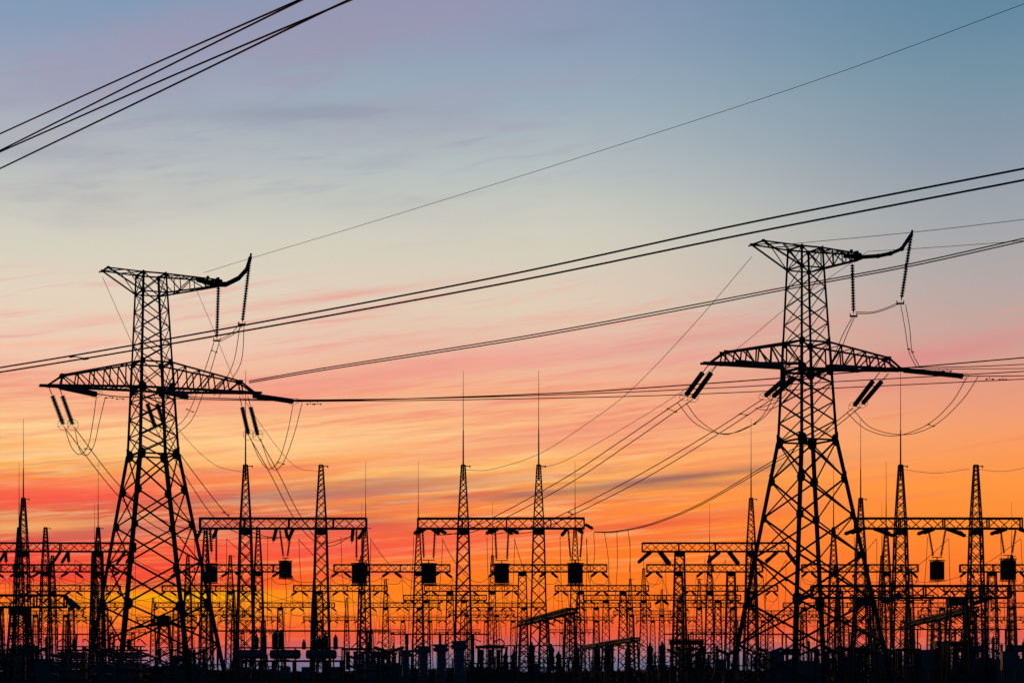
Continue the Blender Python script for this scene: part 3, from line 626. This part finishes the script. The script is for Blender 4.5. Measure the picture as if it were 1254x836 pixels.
# ------------------------------------------------------------------ low heavy gantries close to the camera
def low_gantry(x0, x1, y0, y1, D, cols, label, strs=()):
    p, q = W(x0, (y0+y1)/2, D), W(x1, (y0+y1)/2, D); L = (q.x-p.x)/2; h = (y1-y0)/F*D; cx = (p.x+q.x)/2
    t = thing('low_gantry', label, 'gantry', (cx, D, 0), 0, 'low heavy gantries')
    link('truss_beam', beam_mesh(L, h, 1.0, p.z, .17, .09, 1.2), t)
    for x in cols:
        X = W(x, 800, D).x-cx; b = MB(); top = p.z-h/2
        lattice(b, 0, top-.1, 1.05, .62, .16, .08, .8, (X, 0)); b.box((X, 0, top-.35), (1.6, 1.4, .55)); b.box((X, 0, .15), (2.4, 2.4, .3)); b.put('lattice_column', STEEL, t)
    for (a, c) in strs:
        string(W(*a, D)-Vector((cx, D, 0)), W(*c, D-1.5)-Vector((cx, D, 0)), t, .2, .18, GLASS)
    return t
low_gantry(-30, 80, 728.5, 743, 170, (-12, 24.5), 'low heavy gantry at the left edge in front of the tall portals', [((80, 729), (91, 747)), ((84, 733), (99, 746))])
low_gantry(994, 1236, 717, 731.5, 170, (1057, 1172), 'low heavy gantry behind the legs of the right pylon', [((993, 728), (970, 737)), ((1104, 727), (1078, 737)), ((1216, 730), (1189, 740))])
# gantries that run away from the camera
def run_gantry(a, D1, c, D2, h, label, ncol=3):
    p, q = W(*a, D1), W(*c, D2); q.z = p.z; d = q-p; L = d.length/2; rz = math.atan2(d.y, d.x); m = (p+q)/2
    t = thing('bus_gantry', label, 'gantry', (m.x, m.y, 0), rz, 'gantries running away from the camera')
    link('truss_beam', beam_mesh(L, h, 1.1, p.z, .17, .1, 1.6), t)
    for k in range(ncol):
        x = -L+2*L*(k+.06)/(ncol-.9+.02); b = MB(); top = p.z-h/2
        lattice(b, 0, top, .8, .5, .14, .075, .9, (x, 0)); b.box((x, 0, .15), (2, 2, .3)); b.put('lattice_column', STEEL, t)
    for k in range(6):
        x = -L+2*L*(k+.5)/6
        for s in (-1, 1): string((x, s*.6, p.z-h/2), (x+.3, s*2.0, p.z-h/2-.7), t, .15, .18)
run_gantry((700, 747), 232, (640, 762), 292, .5, 'sloping looking gantry running back beside the middle portal column')
run_gantry((778, 782), 250, (716, 789), 330, .35, 'lowest gantry running back right of the middle portal')
run_gantry((1192, 745), 225, (1112, 757), 300, .45, 'gantry running back between the two columns of the right portal')

# ------------------------------------------------------------------ switchyard equipment
def ribs(b, x, y, z0, z1, r, n=None, seg=12):
    n = n or max(4, int((z1-z0)/.14)); p = (z1-z0)/n; prof = []
    for i in range(n): t = i*p; prof += [(t, r*.72), (t+p*.35, r*.76), (t+p*.6, r), (t+p*.75, r*.97)]
    prof.append((z1-z0, r*.72)); b.lathe((x, y, z0), (0, 0, 1), prof, seg)
def stand(t, w, h, x=0, y=0):
    b = MB(); lattice(b, 0, h, w, w*.9, .09, .05, 1.0, (x, y)); b.box((x, y, h+.04), (w*2.4, w*2.4, .08)); b.box((x, y, .1), (w*3, w*3, .2)); b.put('support_stand', STEEL2, t)
EQ = {}
def place(kind, builder, label, cat, spots, group):
    """build one, then copy it with its parts and sub-parts; label gets its place in the row"""
    src = builder(thing(kind, '', cat)); ROOTS.remove(src) if src in ROOTS else None
    spots = sorted(spots)
    for i, sp_ in enumerate(spots):
        px, D = sp_[0], sp_[1]; s = sp_[2] if len(sp_) > 2 else 1; rz = sp_[3] if len(sp_) > 3 else random.uniform(-.15, .15)
        if i == 0: o = src
        else:
            o = src.copy(); C.objects.link(o)
            for ch in src.children:
                c = ch.copy(); C.objects.link(c); c.parent = o
                for g_ in ch.children: d = g_.copy(); C.objects.link(d); d.parent = c
        o.location = ((px-HX)/F*D, D, 0); o.rotation_euler = (0, 0, rz); o.scale = (s, s, s)
        tag(o, (label+', %s from the left') % ordn[i] if len(spots) > 1 else label, cat, group if len(spots) > 1 else None)
def b_vt(t):           # bottle-shaped voltage transformer
    stand(t, .32, 1.7)
    b = MB(); b.lathe((0, 0, 1.78), (0, 0, 1), [(0, .42), (.08, .46), (.55, .46), (.65, .36), (.7, .25)], 16); b.box((.5, 0, 2.1), (.25, .3, .4)); b.put('tank', PAINT, t)
    b = MB(); ribs(b, 0, 0, 2.48, 3.3, .5, 7); ribs(b, 0, 0, 3.3, 4.0, .42, 6); b.put('porcelain_column', PORC, t)
    b = MB(); b.lathe((0, 0, 3.98), (0, 0, 1), [(0, .4), (.1, .42), (.35, .36), (.55, .2), (.6, .14), (.85, .12), (.9, .03)], 16); b.put('head', PAINT, t)
    for sd in (-1, 1):
        b = MB(); b.ring((sd*.52, 0, 2.95), .36, (0, 1, 0), .06, 18); b.put('grading_ring', STEEL2, t)
    return t
place('voltage_transformer', b_vt, 'bottle shaped transformer on a low stand', 'transformer',
      [(619, 275, .9), (628.5, 275, .9), (675, 250, 1.05), (684, 262, .9), (731, 250, 1.05), (744, 250, 1.08), (796, 250, 1.07), (811, 250, 1.1), (1000, 250, 1), (651, 250, 1.1), (769, 255, 1), (706, 250, 1.05)], 'bottle shaped transformers')
def b_ct(t):           # thick pale column with a flat cap
    b = MB(); b.box((0, 0, .1), (1.3, 1.3, .2)); b.lathe((0, 0, .2), (0, 0, 1), [(0, .46), (1.1, .46), (1.15, .52), (1.25, .52), (1.3, .4)], 18); b.put('base_tank', PAINT, t)
    b = MB(); ribs(b, 0, 0, 1.5, 3.35, .43, 20, 18); b.put('porcelain_column', PORCG, t)
    b = MB(); b.lathe((0, 0, 3.35), (0, 0, 1), [(0, .44), (.06, .62), (.14, .64), (.3, .64), (.34, .5), (.42, .5), (.44, .64), (.56, .64), (.62, .5)], 20); b.put('cap', PAINT, t)
    b = MB(); b.tube([(.3, 0, 3.9), (.9, .2, 4.1), (1.5, .5, 3.9)], .04, 5); b.put('terminal_lead', WIRE, t); return t
place('current_transformer', b_ct, 'thick pale porcelain column with a flat cap', 'transformer',
      [(519, 168, .96), (540, 163, .98), (563, 150, 1.0), (497, 180, .9)], 'thick capped columns')
def b_disc(t):         # disconnector: posts on a frame with blades
    b = MB()
    for x in (-1.6, 1.6):
        b.bar((x, -.5, 0), (x, -.5, 2.5), .14); b.bar((x, .5, 0), (x, .5, 2.5), .14); b.bar((x, -.5, 1.2), (x, .5, 2.4), .07)
    for y in (-.5, .5): b.bar((-2, y, 2.5), (2, y, 2.5), .16); b.bar((-1.6, y, .3), (1.6, y, 2.4), .07); b.bar((1.6, y, .3), (-1.6, y, 2.4), .07)
    b.put('support_frame', STEEL2, t)
    for x in (-1.6, 0, 1.6):
        b = MB(); ribs(b, x, 0, 2.55, 4.2, .17, 12, 10); b.box((x, 0, 4.25), (.3, .3, .12)); b.put('post_insulator', PORC, t)
    b = MB(); b.tube([(-1.7, 0, 4.4), (0, 0, 4.5), (1.7, 0, 4.4)], .06, 6); b.bar((-1.6, 0, 4.25), (-2.2, 0, 4.7), .05); b.bar((1.6, 0, 4.25), (2.2, 0, 4.7), .05); b.put('switch_blade', STEEL, t); return t
rg = random.Random(5)
sp1 = [(x+rg.uniform(-6, 6), 240+rg.uniform(-12, 40), rg.uniform(.9, 1.1), rg.uniform(-.5, .5)) for x in (20, 62, 205, 250, 480, 600, 645, 865, 915, 962, 1005, 1075, 1110, 1165, 1205, 1245)]
place('disconnector', b_disc, 'frame mounted disconnector with three posts near the ground', 'disconnector', sp1, 'near disconnectors')
sp2 = [(x+rg.uniform(-8, 8), 340+rg.uniform(-15, 60), rg.uniform(.9, 1.15), rg.uniform(-.6, .6)) for x in range(15, 1250, 66)]
place('disconnector', b_disc, 'small far disconnector low among the gantry legs', 'disconnector', sp2, 'far disconnectors')
def b_brk(t):          # T-headed circuit breaker
    stand(t, .38, 1.9)
    b = MB(); b.box((0, 0, 1.1), (.8, .7, 1.1)); b.put('drive_cabinet', PAINT, t)
    b = MB(); ribs(b, 0, 0, 2.0, 3.6, .22); b.put('porcelain_column', PORC, t)
    b = MB(); b.box((0, 0, 3.75), (.5, .45, .4)); b.put('head', DARKP, t)
    for s in (-1, 1):
        b = MB(); prof = []
        for i in range(8): prof += [(i*.17, .15), (i*.17+.08, .21), (i*.17+.12, .2)]
        b.lathe((s*.25, 0, 3.8), (s, 0, .35), prof+[(1.4, .12), (1.5, .12)], 10); b.put('interrupter', PORC, t)
    return t
place('circuit_breaker', b_brk, 'circuit breaker with raised arms on a post', 'circuit breaker',
      [(x+rg.uniform(-4, 4), 228+rg.uniform(-10, 25), rg.uniform(.9, 1.1), rg.uniform(-.6, .6)) for x in (48, 120, 232, 478, 835, 850, 892, 944, 1028, 1064, 1098, 1132, 1190, 1228)], 'circuit breakers')
def b_cab(t):
    b = MB(); b.box((0, 0, 2.35), (1.3, .9, 1.5)); b.box((0, 0, 3.15), (1.5, 1.1, .12)); b.put('housing', PAINT, t)
    b = MB()
    for x in (-.5, .5):
        for y in (-.35, .35): b.bar((x, y, 0), (x, y, 1.6), .1)
    b.bar((-.5, -.35, .4), (.5, -.35, 1.4), .06); b.put('support_frame', STEEL2, t)
    b = MB(); b.box((-.05, -.47, 2.35), (1.0, .04, 1.2)); b.bar((.3, -.52, 2.2), (.3, -.52, 2.5), .04); b.put('door', PAINT, t); return t
place('control_cabinet', b_cab, 'blue grey control cabinet standing on legs', 'cabinet',
      [(882, 225, .95), (950, 215, 1.2), (1042, 200, 1.0), (1082, 205, 1.1), (1134, 200, 1.2), (1236, 198, 1.15), (1205, 215, 1.0), (655, 215, .8), (1016, 225, 1.0)], 'control cabinets')
def b_rack(t):         # tiered capacitor rack on insulators
    b = MB()
    for x in (-.8, .8):
        for y in (-.6, .6): b.bar((x, y, 0), (x, y, 3.6), .12)
    for z in (.9, 1.7, 2.5, 3.3):
        for y in (-.75, .75): b.bar((-1.35, y, z), (1.35, y, z), .13)
        for x in (-1.25, 0, 1.25): b.bar((x, -.75, z), (x, .75, z), .11)
    b.put('frame', STEEL2, t)
    for z in (.9, 1.7, 2.5):
        b = MB()
        for i in range(5): b.box((-1.0+.45*i, 0, z+.38), (.34, 1.1, .56)); b.lathe((-1.0+.45*i, -.3, z+.66), (0, 0, 1), [(0, .05), (.1, .05)], 6)
        b.put('capacitor_bank', PAINT, t)
        for s in (-1, 1): b = MB(); b.lathe((s*1.2, -.5, z+.3), (s, 0, .25), [(0, .1), (.12, .16), (.2, .1), (.3, .16), (.38, .1), (.5, .16), (.6, .06)], 10); b.put('bushing', PORC, t)
    b = MB(); ribs(b, 0, 0, 3.35, 4.2, .22, 7, 10); b.put('top_insulator', PORC, t)
    b = MB(); b.bar((-1.3, 0, 3.6), (1.3, 0, 3.6), .1)
    for s in (-1, 1): b.tube([(s*1.5, -.4, 3.7), (s*.9, -.2, 4.2), (s*.7, 0, 4.0)], .05, 5)
    b.put('lead_arms', STEEL, t); return t
place('capacitor_rack', b_rack, 'tiered dark capacitor rack with side bushings', 'capacitor rack', [(91, 178, 1.08, .05), (158, 178, 1.08, -.05), (18, 185, 1.0, .1), (452, 185, 1.05, .05)], 'tiered racks')
def b_tank(t):         # bank of horizontal vessels on legs with bushings on top
    for i, x in enumerate((-4.1, -1.0, 2.3)):
        b = MB(); b.lathe((x-1.35, -.2, 3.3), (1, 0, 0), [(0, .1), (.04, .32), (.14, .42), (2.7, .42), (2.8, .32), (2.84, .1)], 18)
        for k in (.4, 1.4, 2.4): b.lathe((x-1.35+k, -.2, 3.3), (1, 0, 0), [(0, .47), (.07, .47)], 18)
        v = b.put('pressure_vessel', PAINT, t); b = MB(); b.box((x, -.2, 2.78), (.8, .7, .12)); b.put('saddle', STEEL2, v)
    b = MB()
    for y in (-.7, .6): b.bar((-5.9, y, 2.68), (4.4, y, 2.68), .18); b.bar((-5.6, y, 3.9), (4.4, y, 3.9), .12)
    for x in (-5.6, -3.2, -2.0, -.1, 1.6, 3.0, 4.2):
        for y in (-.7, .6): b.bar((x, y, 0), (x, y, 2.7), .22)
        b.bar((x, .6, 2.7), (x, .6, 3.9), .12)
    b.bar((-5.6, -.7, .3), (-3.2, -.7, 2.5), .09); b.bar((-3.2, -.7, .3), (-5.6, -.7, 2.5), .09)
    b.put('steel_platform', STEEL2, t)
    for x, h, r in ((-3.6, 1.0, .26), (-2.9, 1.2, .3), (-1.9, 1.35, .33), (-1.35, 1.45, .33), (.75, .55, .22), (1.7, .75, .4), (2.2, .85, .4), (2.7, 1.1, .36), (3.65, 1.0, .26)):
        b = MB(); ribs(b, x, .1, 3.75, 3.8+h, r, None, 12); b.lathe((x, .1, 3.8+h), (0, 0, 1), [(0, r*.8), (.1, r*.55), (.16, .1), (.32, .07)], 10); b.put('bushing', PORC if h > .6 else PORCG, t)
    for x, w in ((-4.4, .7), (-.9, .9), (1.0, .8), (3.6, .9)):
        b = MB(); b.box((x, -.3, 1.6), (w, .6, 1.1)); b.put('drive_cabinet', PAINT, t)
    return t
place('breaker_platform', b_tank, 'long steel platform of horizontal vessels topped with bushings below the one-rod portal', 'circuit breaker', [(362, 188, 1.0, 0)], None)
def b_frame(t):        # square frame with flat head bar and loop
    b = MB()
    for x in (-1.0, 1.0):
        for y in (-.5, .5): b.bar((x, y, 0), (x, y, 3.7), .16)
        b.bar((x, -.5, .5), (x, .5, 3.5), .07)
    b.bar((-1.25, 0, 3.8), (1.25, 0, 3.8), .24); b.bar((-1, -.5, .5), (1, -.5, 3.6), .08); b.bar((1, -.5, .5), (-1, -.5, 3.6), .08); b.put('support_frame', STEEL2, t)
    b = MB(); b.tube([(.2, 0, 3.9), (.5, 0, 4.35), (.9, 0, 4.45), (1.2, 0, 4.2), (1.15, 0, 3.8)], .06, 6); b.put('lead_loop', WIRE, t)
    for x in (-.7, 0, .7): b = MB(); ribs(b, x, 0, 1.9, 3.6, .2, 12, 10); b.put('post_insulator', PORC, t)
    return t
place('bus_support', b_frame, 'square frame with flat head bar and a wire loop right of the capped columns', 'bus support', [(600, 175, 1.0, 0)], None)
place('bus_support', b_frame, 'tall square bus support standing among the column feet', 'bus support', [(28, 200, 1, .2), (435, 190, 1, .1), (1060, 205, 1, .3), (1172, 190, 1.15, .1), (1020, 200, .95, .3), (845, 225, 1.1, .1), (1112, 195, 1.0, 0), (505, 190, .95, 0)], 'square bus supports')
def b_dense(t):        # squat lattice stand with solid head
    b = MB(); lattice(b, 0, 3.9, .55, .5, .13, .08, .7, (-.85, 0)); lattice(b, 0, 3.9, .55, .5, .13, .08, .7, (.85, 0)); b.put('lattice_stand', STEEL, t)
    b = MB(); b.box((0, 0, 4.15), (3.2, 1.3, .42)); b.box((0, 0, 4.42), (3.4, 1.5, .06)); b.put('head_box', DARKP, t); return t
place('twin_stand', b_dense, 'twin lattice stand joined by a solid dark head under the flat-topped portal', 'stand', [(840, 222, 1.17, 0)], None)
place('twin_stand', b_dense, 'twin lattice stand with solid head near the right portal', 'stand', [(1165, 200, 1.05, .1), (1044, 225, 1.0, .2)], 'right-hand twin stands')
def b_pt(t):           # power transformer
    b = MB(); b.box((0, 0, .25), (4.4, 2.6, .3)); b.box((0, 0, 1.7), (3.8, 1.9, 2.5)); b.box((0, 0, 3.0), (4.0, 2.1, .14))
    for i in range(9): b.box((-1.7+.425*i, 0, 1.7), (.07, 2.0, 2.3))
    b.put('tank', PAINT, t)
    for s in (-1, 1):
        b = MB()
        for i in range(9): b.box((s*2.45, -.9+.225*i, 1.7), (.8, .06, 2.2))
        b.bar((s*1.9, 0, 2.6), (s*2.8, 0, 2.6), .14); b.bar((s*1.9, 0, .9), (s*2.8, 0, .9), .14); b.put('radiator', PAINT, t)
    b = MB(); b.lathe((-1.6, .6, 4.1), (1, 0, 0), [(0, .1), (.05, .38), (2.3, .38), (2.35, .1)], 16); b.bar((-1, .6, 3), (-1, .6, 3.8), .1); b.bar((.3, .6, 3), (.3, .6, 3.8), .1); b.put('conservator', PAINT, t)
    for x, h in ((-1.3, 4.4), (0, 4.6), (1.4, 5.2)):
        b = MB(); ribs(b, x, -.4, 3.05, h, .2, 10, 10); b.lathe((x, -.4, h), (0, 0, 1), [(0, .16), (.15, .1), (.2, .04), (.5, .03)], 8); b.put('bushing', PORC, t)
    return t
place('power_transformer', b_pt, 'big finned power transformer low behind the lattice legs', 'transformer',
      [(40, 215, 1, .3), (128, 222, .9, -.3), (226, 235, .8, .2), (470, 240, .9, -.2), (975, 225, .95, .3), (1200, 215, 1, .4), (1252, 212, 1, 0)], 'power transformers')
place('bus_support', b_frame, 'far square bus support low in the yard', 'bus support', [(x+rg.uniform(-9, 9), 285+rg.uniform(-12, 25), rg.uniform(.9, 1.25), rg.uniform(-.6, .6)) for x in (10, 110, 240, 300, 475, 575, 700, 870, 930, 1045, 1150)], 'far square bus supports')
# tall box-headed disconnector seen through the left pylon
t = thing('box_head_switch', 'box-headed switch on a lattice stand with long side arms seen through the left pylon', 'switch', ((201-HX)/F*178, 178, 0))
b = MB(); lattice(b, 0, 5.6, .85, .42, .12, .07, 1.0); b.put('lattice_stand', STEEL, t)
b = MB(); b.prism((-.15, -.45, 6.1), (-.15, .45, 6.1), [(-.45, -.5), (.65, -.5), (.65, .45), (0, .55), (-.45, .2)], (0, 0, 1)); b.put('head_box', DARKP, t)
for s in (-1, 1):
    a = [(s*.5, 0, 5.95), (s*1.5, -.3, 5.65), (s*2.8, -.7, 5.45)]; b = MB(); b.tube(a, .1, 7); b.lathe(a[0], Vector(a[1])-Vector(a[0]), [(0, .1)]+[(i*.16+j, rr) for i in range(6) for j, rr in ((.04, .12), (.09, .19))], 10); b.put('side_arm', STEEL, t)
# tubular bus runs on posts
def bus(x0, x1, y, D, n, label):
    p, q = W(x0, y, D), W(x1, y, D); L = (q.x-p.x)/2; t = thing('tubular_bus', label, 'busbar', ((p.x+q.x)/2, D, 0), 0, 'tubular bus runs')
    for k in (-1, 1): b = MB(); b.tube([(-L, k*2.2, p.z), (L, k*2.2, p.z)], .065, 7); b.put('bus_tube', STEEL2, t)
    for i in range(n):
        x = -L+2*L*(i+.5)/n
        for k in (-1, 1):
            b = MB(); ribs(b, x, k*2.2, p.z-1.5, p.z-.06, .16, 9, 8); b.lathe((x, k*2.2, 0), (0, 0, 1), [(0, .13), (p.z-1.5, .11)], 8); b.put('post_insulator', PORC, t)
for i, (x0, x1, y, D, n, l) in enumerate([(262, 478, 772, 290, 4, 'tubular bus run on posts behind the one-rod portal'), (478, 600, 776, 300, 3, 'tubular bus run on posts left of the middle portal'),
    (600, 780, 790, 330, 3, 'lower tubular bus run on posts right of the middle portal'), (20, 160, 776, 320, 3, 'tubular bus run on posts left of the left pylon'), (812, 990, 776, 320, 3, 'tubular bus run on posts left of the right pylon'), (1040, 1254, 770, 320, 4, 'tubular bus run on posts under the right portal')]):
    bus(x0, x1, y, D, n, l)
for o in list(bpy.data.objects):
    for k in ('_x', '_d', '_l', '_s'):
        if k in o: del o[k]
print('things', len(ROOTS), 'objects', len(bpy.data.objects))
